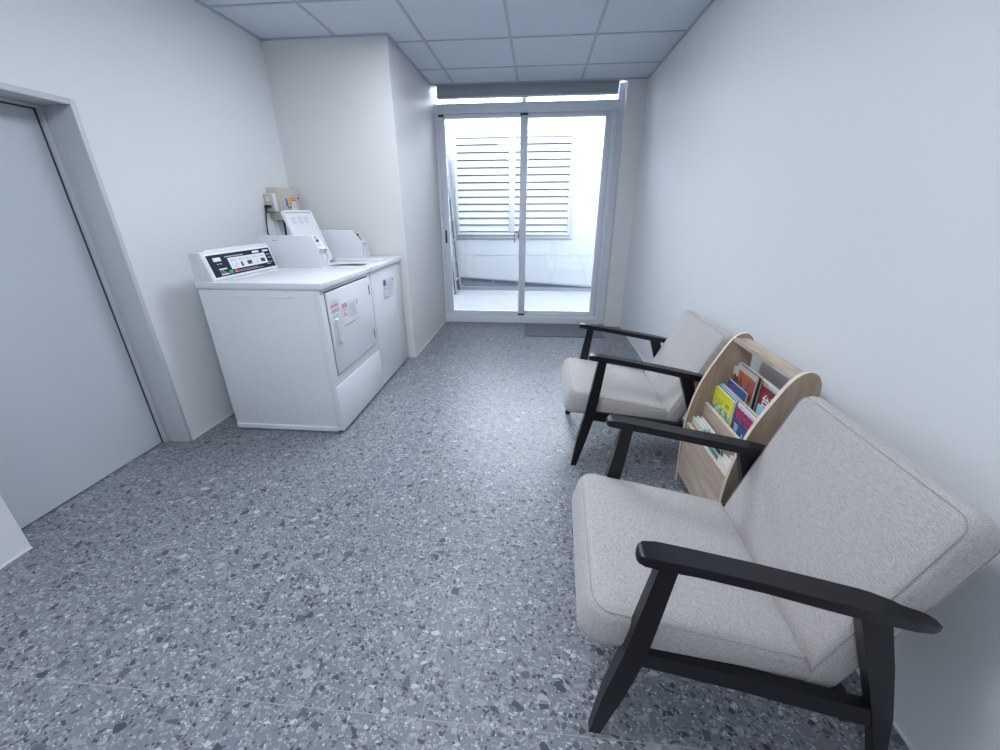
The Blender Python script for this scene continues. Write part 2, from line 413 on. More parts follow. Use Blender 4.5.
bm = bmesh.new(); n = 13; za, zb = LZ0+.066, LZ1-.066; hgt = (zb-za)/n
for (xa, xb) in ((LX0+.066, -.466), (-.369, LX1-.066)):
    for i in range(n):
        z = za+i*hgt
        prism(bm, [(YW-.052, z+.019), (YW-.046, z+.015), (YW-.020, z+hgt+.001), (YW-.028, z+hgt+.003)], xa, xb, 'x')
struct(link_mesh('louvre_slats', bm, M_OUT, w2))
# ladder leaning at the left of the terrace
ld = thing('ladder', 'grey aluminium step ladder standing at the left of the terrace behind the glass', 'ladder', (-1.45, 6.5, -.01))
def ladder():
    TOP = 1.98
    A = [(Vector((.175, y, 0)), Vector((.045, y*.8, TOP))) for y in (.16, -.22)]
    B = [(Vector((-.28, y, 0)), Vector((.010, y*.8, TOP))) for y in (.14, -.20)]
    for nm_, prs in (('front_rail', A), ('rear_rail', B)):
        for a, b in prs:
            bm = bmesh.new(); tube(bm, [a, b], .024, 4); link_mesh(nm_, bm, M_LADDER, ld)
    for k in range(6):
        t = (k+.7)/6.6; bm = bmesh.new(); p, q = A[0][0].lerp(A[0][1], t), A[1][0].lerp(A[1][1], t)
        bx(bm, p.x-.05, p.x+.02, q.y+.01, p.y-.01, p.z-.012, p.z+.012, .003); link_mesh('step', bm, M_LADDER, ld)
    for t in (.25, .6):
        bm = bmesh.new(); cyl(bm, B[0][0].lerp(B[0][1], t), B[1][0].lerp(B[1][1], t), .01, 8); link_mesh('brace', bm, M_LADDER, ld)
    bm = bmesh.new(); bx(bm, -.03, .08, -.19, .145, TOP-.01, TOP+.03, .006); link_mesh('top_step', bm, M_LADDER, ld)
ladder()

# doormat
mt = new_mat('grey_mat', (.10,.11,.12), .95, spec=.1); t_, N_, L_, b_ = nt(mt)
nn = noise(N_, L_, coords(N_), 160, 3); L_.new(mixc(N_, L_, nn.outputs[0], (.12,.125,.14), (.31,.32,.35)), b_.inputs['Base Color']); bump(N_, L_, b_, nn.outputs[0], .8, .004)
mat_o = thing('doormat', 'grey rectangular doormat on the floor in front of the glass door', 'doormat', (.305, 4.30, 0))
box('pile', -.405, .405, -.215, .215, .0005, .010, mt, mat_o, .003)
bm = bmesh.new()
for a in ((-.422,.422,-.232,-.2155), (-.422,.422,.2155,.232), (-.422,-.4055,-.2155,.2155), (.4055,.422,-.2155,.2155)): bx(bm, *a, .0005, .007, .0015)
link_mesh('rubber_border', bm, new_mat('mat_border', (.16,.17,.18), .7), mat_o)

# ---------------------------------------------------------------- laundry machines
def sticker_marks(bm, rows, x):
    """rows: (y0,y1,z0,z1,mi) thin printed bars on plane x, facing +x"""
    for (y0, y1, z0, z1, mi) in rows: bx(bm, x-.0002, x+.0006, y0, y1, z0, z1, mi=mi)
XF, XB = -1.137, -1.82
ZT = .897
def coin_box(parent, y0, y1, xb, xt, xm, zt, zm, front_detail=True):
    # tall thin metal coin case: side outline in x-z, with recessed slanted front
    pr = [(xb, ZT-.03), (xm-.004, ZT-.03), (xm-.004, zm), (xt, zt-.002), (xb, zt)]
    bm = bmesh.new(); bx_ = 0
    prism(bm, pr, y0, y1, 'y', bev=.002)
    o = link_mesh('coin_box', bm, M_WHITE2, parent, smooth=35)
    # slanted front opening and lower pocket
    dx, dz = xm-.004-xt, zm-zt
    n = Vector((-dz, 0, dx)).normalized(); 
    def on(t, off): return Vector((xt+dx*t, 0, zt+dz*t)) + n*off
    bm = bmesh.new()
    ya, yb = y0+.014, y1-.03
    q = [on(.08, .0008), on(.85, .0008)]
    vs = [bm.verts.new((q[0].x, ya, q[0].z)), bm.verts.new((q[0].x, yb, q[0].z)), bm.verts.new((q[1].x, yb, q[1].z)), bm.verts.new((q[1].x, ya, q[1].z))]
    f = bm.faces.new(vs); bmesh.ops.extrude_face_region(bm, geom=[f])
    bmesh.ops.translate(bm, verts=bm.verts[-4:], vec=n*.0012)
    link_mesh('coin_slot_plate', bm, M_STEEL, o)
    bm = bmesh.new(); c = on(.45, .002); cyl(bm, (c.x, (ya+yb)/2-.012, c.z), (c.x+n.x*.012, (ya+yb)/2-.012, c.z+n.z*.012), .008, 12)
    link_mesh('lock', bm, M_INK, o, smooth=40)
    bm = bmesh.new(); c = on(.2, .002); bx(bm, c.x-.006, c.x+.006, ya+.006, yb-.006, c.z-.004, c.z+.006); link_mesh('price_label', bm, new_mat('amber_label', (.75,.55,.30), .5), o)
    bm = bmesh.new(); bx(bm, xm-.003, xm+.0035, y0+.012, y0+.018, ZT+.015, zm-.008); bx(bm, xm-.003, xm+.014, y0+.0, y1, zm-.008, zm-.001, .0015); bx(bm, xm-.003, xm+.012, y1-.008, y1, ZT+.003, zm-.008, .0015)
    link_mesh('front_frame', bm, M_WHITE2, o)
    box('slot_shadow', xm-.004, xm-.0032, y0+.010, y0+.03, ZT+.02, zm-.012, M_GREYSEAM, o)
    return o

# dryer
dr = thing('tumble_dryer', 'white tumble dryer with black control panel, nearest of the two laundry machines', 'dryer', (0,0,0))
DY_0, DY_1 = 2.0, 2.662
bm = bmesh.new(); bx(bm, XB, XF, DY_0, DY_1, .012, .859, .006)
body = link_mesh('cabinet', bm, M_WHITE, dr, smooth=35)
bm = bmesh.new()    # front fascia wraps the corner, base rail, embossed side ribs
bx(bm, XF-.035, XF+.002, DY_0-.003, DY_1+.0, .014, .857, .004)
link_mesh('front_fascia', bm, M_WHITE, dr, smooth=35)
bm = bmesh.new(); bx(bm, XB+.005, XF-.03, DY_0-.008, DY_0+.01, .008, .038, .003)
for x in (XB+.08, XB+.33, XF-.07): cyl(bm, (x, DY_0-.006, .022), (x, DY_0-.011, .022), .005, 10)
link_mesh('base_rail', bm, M_WHITE2, dr, smooth=35)
bm = bmesh.new()
for xa, xb_ in ((XB+.135, XB+.28), (XB+.385, XB+.53)):
    bx(bm, xa, xb_, DY_0-.0022, DY_0+.002, .815, .821, .0008)
    bx(bm, xb_-.003, xb_, DY_0-.0016, DY_0+.002, .09, .815, .0006); bx(bm, xa, xa+.002, DY_0-.0012, DY_0+.002, .09, .70, .0005)
ring = [(XB+.215+.048*math.cos(a*math.pi/16), DY_0-.0005, .115+.048*math.sin(a*math.pi/16)) for a in range(32)]
tube(bm, ring, .0012, 6, closed=True)
link_mesh('side_embossing', bm, M_WHITE2, dr)
for x in (XB+.06, XF-.06):
    for y in (DY_0+.06, DY_1-.06): bm = bmesh.new(); cyl(bm, (x, y, 0), (x, y, .02), .02, 14); link_mesh('levelling_foot', bm, M_BLKPL, dr)
bm = bmesh.new(); bx(bm, XB-.005, XF+.018, DY_0-.006, DY_1, .861, ZT, .005, 3)
bx(bm, XB+.1, XF-.01, DY_0+.0, DY_1-.004, .858, .861, mi=0)
link_mesh('worktop', bm, M_WHITE, dr, smooth=40)
bm = bmesh.new(); bx(bm, XF, XF+.004, DY_0+.002, DY_1-.002, .855, .861); link_mesh('worktop_gap', bm, M_GREYSEAM, dr)
# lower panel
box('kick_panel', XF+.0, XF+.009, DY_0-.005, DY_1-.003, .016, .303, M_WHITE, dr, .004)
box('panel_gap', XF+.0, XF+.0035, DY_0, DY_1-.003, .303, .310, M_GREYSEAM, dr)
# door
dd = box('door', XF+.002, XF+.012, 2.045, 2.606, .365, .836, M_WHITE, dr, .0045, 3)
bm = bmesh.new(); fr(bm, 2.038, 2.613, .358, .843, .007, XF+.0019, XF+.0032, 0)
bm.free(); bm = bmesh.new()
for a in ((2.040, 2.612, .836, .843), (2.040, 2.612, .358, .3645), (2.040, 2.0445, .3645, .836), (2.6065, 2.612, .3645, .836)): bx(bm, XF+.002, XF+.0032, a[0], a[1], a[2], a[3])
link_mesh('door_gap', bm, M_SEAM, dr)
bm = bmesh.new()
bx(bm, XF+.010, XF+.0185, 2.078, 2.116, .540, .684, .004)
bx(bm, XF+.018, XF+.036, 2.082, 2.113, .664, .684, .005); bx(bm, XF+.018, XF+.036, 2.082, 2.113, .540, .560, .005)
bx(bm, XF+.024, XF+.036, 2.082, 2.096, .545, .68, .004)
link_mesh('handle', bm, M_WHITE2, dd, smooth=35)
box('handle_pocket_shade', XF+.0185, XF+.0195, 2.096, 2.112, .56, .664, M_GREYSEAM, dd)  # grey sheet painting shade into the handle recess
for z in (.752, .447):
    bm = bmesh.new(); bx(bm, XF+.010, XF+.014, 2.598, 2.610, z-.032, z+.032, .002); link_mesh('hinge', bm, M_SEAM, dr)
# door notices
def notice(parent, x, y0, y1, z0, z1, rows, mats):
    bm = bmesh.new(); bx(bm, x-.0002, x+.0004, y0, y1, z0, z1)
    st = link_mesh('sticker', bm, mats[0], parent)
    bm = bmesh.new(); sticker_marks(bm, rows, x+.0006); link_mesh('printing', bm, mats[1:], st)
    return st
rows = []
for i in range(5): rows.append((2.070+i*.018, 2.082+i*.018, .745, .765, 0))
for i in range(5): rows.append((2.073+i*.018, 2.084+i*.018, .716, .736, 0))
for i in range(4): rows.append((2.075, 2.15, .775+.0*i, .778, 1))
for i in range(3): rows.append((2.072, 2.15-.01*i, .700-.006*i, .702-.006*i, 1))
n1 = notice(dd, XF+.0125, 2.060, 2.172, .688, .790, rows, [M_PAPER, M_RED2, M_INK2])
n1['label'] = 'small white notice with pale red writing above the handle'
rows = [(2.203, 2.257, .716, .742, 0), (2.199, 2.338, .609, .614, 0), (2.345, 2.405, .612, .616, 1), (2.390, 2.408, .708, .732, 1), (2.205, 2.245, .700, .706, 1)]
for i in range(3): rows.append((2.208, 2.255-.012*i, .668+i*.007, .671+i*.007, 2))
for i in range(11): rows.append((2.280, 2.385-(i%3)*.012, .648+i*.0072, .6498+i*.0072, 3))
for i in range(4): rows.append((2.212+.010*(i%2), 2.218+.010*(i%2), .690-i*.004, .692-i*.004, 2))
n2 = notice(dd, XF+.0125, 2.195, 2.412, .605, .746, rows, [M_WHITE2, M_RED, M_INK2, M_RED2, M_INK2])
bm = bmesh.new()
for i in range(3): bx(bm, XF+.0136, XF+.0142, 2.208, 2.252, .7195+i*.0075, .722+i*.0075)
link_mesh('printing', bm, M_PAPER, n2)
# console
bm = bmesh.new(); prism(bm, [(XB+.005, ZT-.004), (-1.712, ZT-.004), (-1.753, 1.047), (XB+.005, 1.047)], DY_0+.0, 2.568, 'y', bev=.004)
con = link_mesh('console', bm, M_WHITE, dr, smooth=35)
bm = bmesh.new(); prism(bm, [(XB+.02, 1.046), (-1.755, 1.046), (-1.760, 1.053), (XB+.02, 1.053)], DY_0+.04, 2.56, 'y', bev=.002); link_mesh('console_cap', bm, M_WHITE2, con, smooth=35)
box('end_cap', XB+.004, XB+.06, DY_0-.003, DY_0, ZT, 1.045, M_WHITE2, con)
# control panel: local frame on the sloped face
p0 = Vector((-1.712, 0, ZT)); p1 = Vector((-1.753, 0, 1.047)); ud = (p1-p0).normalized(); nd = Vector((ud.z, 0, -ud.x))
def slope_box(bm, y0, y1, s0, s1, h0, h1, mi=0):
    b2 = bmesh.new(); vs = []
    for h in (h0, h1):
        for (y, s) in ((y0, s0), (y1, s0), (y1, s1), (y0, s1)):
            q = p0+ud*s+nd*h; vs.append(b2.verts.new((q.x, y, q.z)))
    for f in ((0,3,2,1),(4,5,6,7),(0,1,5,4),(1,2,6,5),(2,3,7,6),(3,0,4,7)): b2.faces.new([vs[i] for i in f])
    merge(bm, b2, mi)
bm = bmesh.new(); slope_box(bm, 2.012, 2.562, .006, .143, .0002, .003); link_mesh('panel_bezel', bm, M_BASE, con)
bm = bmesh.new(); slope_box(bm, 2.024, 2.550, .017, .134, .0025, .0042); cp = link_mesh('control_panel', bm, M_PANEL, con)
cp['label'] = 'black control panel with white instruction pictures'
bm = bmesh.new(); slope_box(bm, 2.165, 2.490, .045, .108, .0040, .0050); inst = link_mesh('instruction_label', bm, M_PAPER, cp)
for i in range(5):
    y = 2.175+i*.062; bm = bmesh.new()
    slope_box(bm, y+.006, y+.048, .088, .091, .0049, .0055, 1); slope_box(bm, y+.004, y+.040, .095, .098, .0049, .0055, 1)
    if i in (2, 4): slope_box(bm, y+.008, y+.048, .056, .078, .0049, .0055, 0)
    elif i == 1: slope_box(bm, y+.014, y+.032, .052, .072, .0049, .0055, 0); slope_box(bm, y+.018, y+.028, .072, .080, .0049, .0055, 0)
    else: slope_box(bm, y+.008, y+.040, .054, .056, .0049, .0055, 1); slope_box(bm, y+.008, y+.010, .056, .078, .0049, .0055, 1); slope_box(bm, y+.034, y+.038, .056, .078, .0049, .0055, 1)
    if i == 2: slope_box(bm, 2.336, 2.345, .058, .064, .0056, .0060, 2)
    if i: slope_box(bm, y-.0125, y-.011, .050, .104, .0049, .0053, 1)
    link_mesh('pictogram', bm, [M_INK, M_INK2, M_GREEN], inst)
bm = bmesh.new()
slope_box(bm, 2.060, 2.115, .098, .118, .0040, .0055, 0)             # display
slope_box(bm, 2.385, 2.445, .114, .126, .0040, .0050, 0); slope_box(bm, 2.480, 2.535, .114, .124, .0040, .0050, 0)
slope_box(bm, 2.150, 2.300, .113, .119, .0040, .0047, 1)
slope_box(bm, 2.072, 2.130, .052, .059, .0040, .0047, 0); slope_box(bm, 2.072, 2.130, .024, .030, .0040, .0047, 0)
for i in range(3): slope_box(bm, 2.072, 2.120-.01*i, .034+i*.006, .036+i*.006, .0040, .0047, 1)
for i in range(2): slope_box(bm, 2.205, 2.43-.05*i, .026+i*.007, .029+i*.007, .0040, .0047, 1+2*i)
for y, s in ((2.500,.092),(2.505,.072),(2.500,.045),(2.46,.045),(2.475,.035)): slope_box(bm, y, y+.036, s, s+.005, .0040, .0047, 1)
for i in range(2): slope_box(bm, 2.075+i*.022, 2.087+i*.022, .080, .086, .0040, .0047, 1)
slope_box(bm, 2.136, 2.166, .024, .043, .0040, .0050, 2)
link_mesh('panel_marks', bm, [M_PAPER, M_INK2, M_GREEN, M_RED2], cp)
bm = bmesh.new(); vs = []
b2 = bmesh.new()
for h in (.004, .005):
    for (y, s) in ((2.176, .026), (2.206, .026), (2.188, .046)):
        q = p0+ud*s+nd*h; vs.append(b2.verts.new((q.x, y, q.z)))
for f in ((0,2,1),(3,4,5),(0,1,4,3),(1,2,5,4),(2,0,3,5)): b2.faces.new([vs[i] for i in f])
merge(bm, b2); link_mesh('warning_triangle', bm, new_mat('coral_print', (.85,.20,.22), .5), cp)
box('shelf_strip', -1.712, -1.668, DY_0+.09, 2.50, ZT-.002, ZT+.004, M_WHITE2, con, .002)
coin_box(dr, 2.572, 2.655, XB+.002, -1.447, -1.404, 1.097, 1.020)
bm = bmesh.new(); bx(bm, XB+.10, XB+.135, 2.5705, 2.5722, 1.066, 1.071); link_mesh('maker_plate', bm, M_INK2, dr)

# washer
ws = thing('washing_machine', 'white top-loading washing machine with raised lid beside the projecting wall', 'washing machine', (0,0,0))
WY0, WY1 = 2.668, 3.305
bm = bmesh.new(); bx(bm, XB, XF, WY0, WY1, .012, .859, .006); link_mesh('cabinet', bm, M_WHITE, ws, smooth=35)
box('front_panel', XF-.004, XF+.004, WY0+.003, WY1-.003, .014, .857, M_WHITE, ws, .004)
box('worktop_gap', XF-.0, XF+.003, WY0+.004, WY1-.004, .855, .861, M_GREYSEAM, ws)
for x in (XB+.06, XF-.06):
    for y in (WY0+.06, WY1-.06): bm = bmesh.new(); cyl(bm, (x, y, 0), (x, y, .02), .02, 14); link_mesh('levelling_foot', bm, M_BLKPL, ws)
# worktop as a frame round the lid opening
OX0, OX1, OY0, OY1 = -1.592, -1.19, 2.690, 3.062
bm = bmesh.new()
bx(bm, OX1, XF+.018, WY0, WY1, .861, ZT, .005, 3); bx(bm, XB-.005, OX0, WY0, WY1, .861, ZT, .004, 2)
bx(bm, OX0-.004, OX1+.008, OY1, WY1, .861, ZT, .003, 2); bx(bm, OX0-.004, OX1+.008, WY0, OY0, .861, ZT, .003, 2)
link_mesh('worktop', bm, M_WHITE, ws, smooth=40)
# recess plate with round mouth
bm = bmesh.new(); cx, cy, R = (OX0+OX1)/2, (OY0+OY1)/2, .172; n = 40
def sq(a):
    c, s = math.cos(a), math.sin(a); k = max(abs(c)/((OX1-OX0)/2), abs(s)/((OY1-OY0)/2)); return (cx+c/k, cy+s/k)
o_ = [bm.verts.new((*sq(2*math.pi*i/n), .8795)) for i in range(n)]; m_ = [bm.verts.new((cx+R*1.06*math.cos(2*math.pi*i/n), cy+R*math.sin(2*math.pi*i/n), .8735)) for i in range(n)]
l_ = [bm.verts.new((cx+R*.98*math.cos(2*math.pi*i/n), cy+R*.95*math.sin(2*math.pi*i/n), .8665)) for i in range(n)]
for i in range(n):
    j = (i+1)%n; bm.faces.new((o_[i], o_[j], m_[j], m_[i])); bm.faces.new((m_[i], m_[j], l_[j], l_[i]))
link_mesh('lid_recess', bm, M_WHITE2, ws)
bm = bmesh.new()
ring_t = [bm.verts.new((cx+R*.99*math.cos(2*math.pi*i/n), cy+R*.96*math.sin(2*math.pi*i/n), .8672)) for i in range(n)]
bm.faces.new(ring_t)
link_mesh('tub_mouth_shade', bm, M_TUBSHADE, ws)  # flat dark disc standing in for the shade inside the open tub
# raised lid
lid_w = (2.688, 3.048); hx, hz = -1.578, .889
Lv = Vector((-.118, 0, .358)); Ll = Lv.length; lu = Lv.normalized(); ln = Vector((lu.z, 0, -lu.x))
def lid_pt(s, y, h): q = Vector((hx, 0, hz))+lu*s+ln*h; return (q.x, y, q.z)
def rrect(y0, y1, s0, s1, r, ins=0, k=6):
    y0 += ins; y1 -= ins; s0 += ins; s1 -= ins; r = max(r-ins, .002); out = []
    for (cy_, cs_, a0) in ((y1-r, s1-r, 0), (y0+r, s1-r, 90), (y0+r, s0+r, 180), (y1-r, s0+r, 270)):
        for i in range(k+1):
            a = math.radians(a0+90*i/k); out.append((cy_+r*math.cos(a), cs_+r*math.sin(a)))
    return out
bm = bmesh.new(); prof = [(0, -.006), (0, .010), (.004, .014), (.014, .014), (.018, .010), (.020, .004)]
rings = []
for ins, h in prof: rings.append([bm.verts.new(lid_pt(s, y, h)) for (y, s) in rrect(*lid_w, 0, Ll, .032, ins)])
for a, b in zip(rings, rings[1:]):
    for i in range(len(a)): j = (i+1)%len(a); bm.faces.new((a[i], a[j], b[j], b[i]))
bm.faces.new(rings[-1]); bm.faces.new(rings[0][::-1])
lid = link_mesh('lid', bm, M_WHITE, ws, smooth=40)
bm = bmesh.new()
for j in range(3):
    for i in range(4):
        y = 2.760+j*.080; 
        a = [lid_pt(.325-i*.012+q, yy, .0046) for (yy, q) in ((y, 0), (y+.058-(i*7 % 4)*.006, 0), (y+.058-(i*7 % 4)*.006, .005), (y, .005))]
        bm.faces.new([bm.verts.new(v_) for v_ in a])
link_mesh('instructions', bm, M_INK2, lid)
bm = bmesh.new(); c1 = lid_pt(.165, 2.755, .004); c2 = lid_pt(.165, 2.755, .010); cyl(bm, c1, c2, .008, 12); link_mesh('lid_bumper', bm, M_BLKPL, lid)
bm = bmesh.new(); cyl(bm, lid_pt(.15, 3.05, .0), lid_pt(.15, 3.062, .0), .010, 10); link_mesh('lid_switch_arm', bm, M_STEEL, lid)
for y in (2.73, 3.045): bm = bmesh.new(); bx(bm, hx-.008, hx+.022, y-.008, y+.012, ZT-.012, ZT+.02, .003); link_mesh('lid_hinge', bm, M_ALU2, ws)
coin_box(ws, 3.132, 3.215, XB+.002, -1.432, -1.357, 1.104, 1.020)
rows = [(2.890, 2.945, .722, .766, 0), (3.08, 3.094, .735, .757, 0), (2.885, 2.99, .630, .634, 0), (3.0, 3.08, .634, .638, 1)]
for i in range(9): rows.append((2.965, 3.075-(i%3)*.012, .652+i*.010, .654+i*.010, 1))
for i in range(3): rows.append((2.892, 2.945-.01*i, .695+i*.007, .698+i*.007, 2))
for i in range(3): rows.append((2.892, 2.915-.006*i, .640+i*.016, .648+i*.016, 1))
notice(ws, XF+.0045, 2.880, 3.098, .624, .772, rows, [M_WHITE2, M_BLUE, M_INK2, M_RED2])

# ---------------------------------------------------------------- breaker cabinet, outlet, cables on the left wall
bc = thing('electrical_cabinet', 'beige metal breaker cabinet with yellow and red labels on the left wall', 'electrical cabinet', (0,0,0))
box('housing', XL, -1.895, 3.030, 3.285, 1.182, 1.404, M_BEIGE, bc, .003)
cdoor = box('door', -1.895, -1.888, 3.050, 3.270, 1.198, 1.390, M_BEIGE, bc, .002)
bm = bmesh.new(); cyl(bm, (-1.889, 3.255, 1.335), (-1.880, 3.255, 1.335), .007, 12); link_mesh('latch', bm, M_RED, cdoor)
def lab(name, y0, y1, z0, z1, m): box(name, -1.8885, -1.8872, y0, y1, z0, z1, m, cdoor)
lab('white_label', 3.150, 3.220, 1.252, 1.312, M_PAPER); lab('red_label', 3.162, 3.220, 1.312, 1.337, M_RED)
lab('yellow_label', 3.115, 3.160, 1.288, 1.337, M_YEL); lab('blue_label', 3.085, 3.113, 1.278, 1.330, M_BLUE)
bm = bmesh.new()
for (y0, y1, z0, z1) in ((3.128,3.135,1.305,1.330),(3.120,3.155,1.294,1.297),(3.100,3.114,1.262,1.275),(3.128,3.150,1.262,1.276),(3.165,3.21,1.295,1.297),(3.165,3.205,1.283,1.285),(3.17,3.212,1.270,1.272)): bx(bm, -1.8873, -1.8866, y0, y1, z0, z1)
link_mesh('label_printing', bm, M_INK, cdoor)
bm = bmesh.new()
for k in range(4): bx(bm, -1.8873, -1.8866, 3.170+k*.012, 3.176+k*.012, 1.318+.003*(k%2), 1.331)
link_mesh('label_printing', bm, M_PAPER, cdoor)
ol = thing('power_outlet', 'square white power outlet mounted on the side of the breaker cabinet', 'power outlet', (0,0,0))
box('back_box', XL+.001, -1.918, 2.990, 3.0295, 1.240, 1.362, M_WHITE2, ol, .003)
box('cover_plate', XL+.001, -1.921, 2.982, 2.990, 1.244, 1.358, M_BEIGE, ol, .003)
bm = bmesh.new()
for z in (1.325, 1.275): cyl(bm, (-1.956, 2.983, z), (-1.956, 2.980, z), .016, 18)
link_mesh('socket', bm, M_WHITE2, ol, smooth=40)
bm = bmesh.new()
for x in (-1.963, -1.950): bx(bm, x-.001, x+.001, 2.9795, 2.981, 1.321, 1.329)
link_mesh('socket_slots', bm, M_INK, ol)
pc = thing('appliance_cord', 'black power cord plugged into the wall outlet and dropping behind the machines', 'power cord', (0,0,0))
bm = bmesh.new(); bx(bm, -1.975, -1.935, 2.955, 2.980, 1.266, 1.284, .004); bx(bm, -1.980, -1.966, 2.957, 2.974, 1.262, 1.282, .003); link_mesh('plug', bm, M_CORD, pc, smooth=35)
bm = bmesh.new(); tube(bm, [(-1.960, 2.965, 1.272), (-1.968, 2.958, 1.262), (-1.970, 2.948, 1.235), (-1.966, 2.925, 1.17), (-1.958, 2.900, 1.11), (-1.945, 2.885, 1.06), (-1.93, 2.875, .95), (-1.91, 2.86, .6), (-1.90, 2.85, .12), (-1.89, 2.85, .005)], .0052, 8); link_mesh('cable', bm, M_CORD, pc, smooth=40)
tr = thing('cable_trunking', 'thin white cable trunking running down the wall beside the black cord', 'cable trunking', (0,0,0))
bm = bmesh.new(); bx(bm, XL, XL+.009, 2.950, 2.962, .01, 1.22, .002); bx(bm, XL, XL+.010, 2.948, 2.964, 1.215, 1.235, .002); link_mesh('channel', bm, M_WHITE2, tr)
cc = tag(None or bpy.data.objects.new('supply_cable', None), 'thick dark cable dropping from the bottom of the breaker cabinet', 'cable'); COL.objects.link(cc)
bm = bmesh.new(); tube(bm, [(-1.955, 3.125, 1.1815), (-1.957, 3.122, 1.12), (-1.958, 3.118, 1.04), (-1.955, 3.11, .8), (-1.95, 3.10, .4), (-1.94, 3.09, .005)], .0075, 8); link_mesh('sheath', bm, M_CORD, cc, smooth=40)
bm = bmesh.new(); cyl(bm, (-1.955, 3.125, 1.1818), (-1.955, 3.125, 1.170), .013, 12); link_mesh('gland', bm, M_BLKPL, cc)
tr2 = thing('cable_trunking', 'flat white trunking down the wall directly below the breaker cabinet', 'cable trunking', (0,0,0))
bm = bmesh.new(); bx(bm, XL, XL+.016, 3.055, 3.085, .01, 1.181, .002); link_mesh('channel', bm, M_WHITE2, tr2)

# ---------------------------------------------------------------- armchairs
def cushion(name, parent, quad, half, rc, rc1, flare, re, puff_top, puff_other, puff_end=.0, nseg=10):
    """quad: (u,z) of  b0,b1 (bottom front/rear), t0,t1 (top front/rear).  returns mesh + perimeter seams"""
    b0, b1, t0, t1 = [Vector(q) for q in quad]
    Lx = ((b1-b0).length+(t1-t0).length)/2; Th = ((t0-b0).length+(t1-b1).length)/2
    def P(a, v, c):          # a along length 0..Lx, v -half..half, c 0..Th
        s = a/Lx; tt = c/Th; q = (b0.lerp(b1, s)).lerp(t0.lerp(t1, s), tt)
        w = max(0, 1-(v/half)**2); l = max(0, 1-(2*s-1)**2)
        nrm = ((t0+t1)-(b0+b1)).normalized(); ax = ((t1+b1)-(t0+b0)).normalized()
        q = q + nrm*(puff_top*(w**.75)*(l**.6)*max(0, tt*2-1) - puff_other*w*l*max(0, 1-tt*2))
        mid = 4*tt*(1-tt)
        q = q + ax*(puff_end*mid*(-1 if s < .5 else 1)*abs(2*s-1)**6)
        vv = v*(1+flare*s)*(1 + .022*mid*(abs(v)/half)**6*(1-(2*s-1)**4*.4))
        return (q.x, vv, q.y)
    def outline(ins):
        x0, x1, y0, y1 = ins, Lx-ins, -half+ins, half-ins; out = []
        k = 6
        r = max(rc1-ins, 0); q0 = max(rc-ins, 0)
        cs = ((x1-r, y1-r, 0, r), (x0+q0, y1-q0, 90, q0), (x0+q0, y0+q0, 180, q0), (x1-r, y0+r, 270, r))
        for idx, (cx_, cy_, a0, r) in enumerate(cs):
            for i in range(k+1):
                a = math.radians(a0+90*i/k); out.append((cx_+r*math.cos(a), cy_+r*math.sin(a)))
            nx = cs[(idx+1)%4]; a = math.radians(a0+90)
            p = (cx_+r*math.cos(a), cy_+r*math.sin(a)); q = (nx[0]+nx[3]*math.cos(a), nx[1]+nx[3]*math.sin(a))
            for i in range(1, nseg): out.append((p[0]+(q[0]-p[0])*i/nseg, p[1]+(q[1]-p[1])*i/nseg))
        return out
    prof = []
    mx = min(Lx, 2*half)/2
    inner = [mx*f for f in (.92, .75, .58, .42, .28, .17)]
    for i_ in inner: prof.append((i_+re, 0))
    for k in range(6):
        a = math.pi/2*k/5; prof.append((re-re*math.sin(a), re-re*math.cos(a)))
    for k in range(1, 5): prof.append((0, re+(Th-2*re)*k/5))
    for k in range(6):
        a = math.pi/2*k/5; prof.append((re-re*math.cos(a), Th-re+re*math.sin(a)))
    for i_ in reversed(inner): prof.append((i_+re, Th))
    bm = bmesh.new(); rings = []
    for ins, h in prof:
        ins = min(ins, mx-.004); rings.append([bm.verts.new(P(x, y, h)) for (x, y) in outline(ins)])
    for a, b in zip(rings, rings[1:]):
        for i in range(len(a)): j = (i+1) % len(a); bm.faces.new((a[i], a[j], b[j], b[i]))
    bm.faces.new(rings[0][::-1]); bm.faces.new(rings[-1])
    bmesh.ops.remove_doubles(bm, verts=bm.verts, dist=.0002)
    o = link_mesh(name, bm, M_FAB, parent, smooth=60)
    for h, ins in ((Th-re*.18, re*.22), (re*.18, re*.22)):
        bm = bmesh.new(); tube(bm, [P(x, y, h) for (x, y) in outline(ins)], .0013, 6, closed=True); link_mesh('seam', bm, M_PIPE, o, smooth=60)
    return o
def loft_bar(name, parent, stations, mat=None, bev=.004):
    """stations: list of 4-corner loops"""
    bm = bmesh.new(); rs = [[bm.verts.new(p) for p in st] for st in stations]
    for a, b in zip(rs, rs[1:]):
        for i in range(4): j = (i+1) % 4; bm.faces.new((a[i], a[j], b[j], b[i]))
    bm.faces.new(rs[0][::-1]); bm.faces.new(rs[-1])
    ed = [e for e in bm.edges if e.calc_face_angle(0) > .5]
    bmesh.ops.bevel(bm, geom=ed, offset=bev, segments=2, affect='EDGES', profile=.5, clamp_overlap=True)
    return link_mesh(name, bm, mat or M_BLACK, parent, smooth=35)

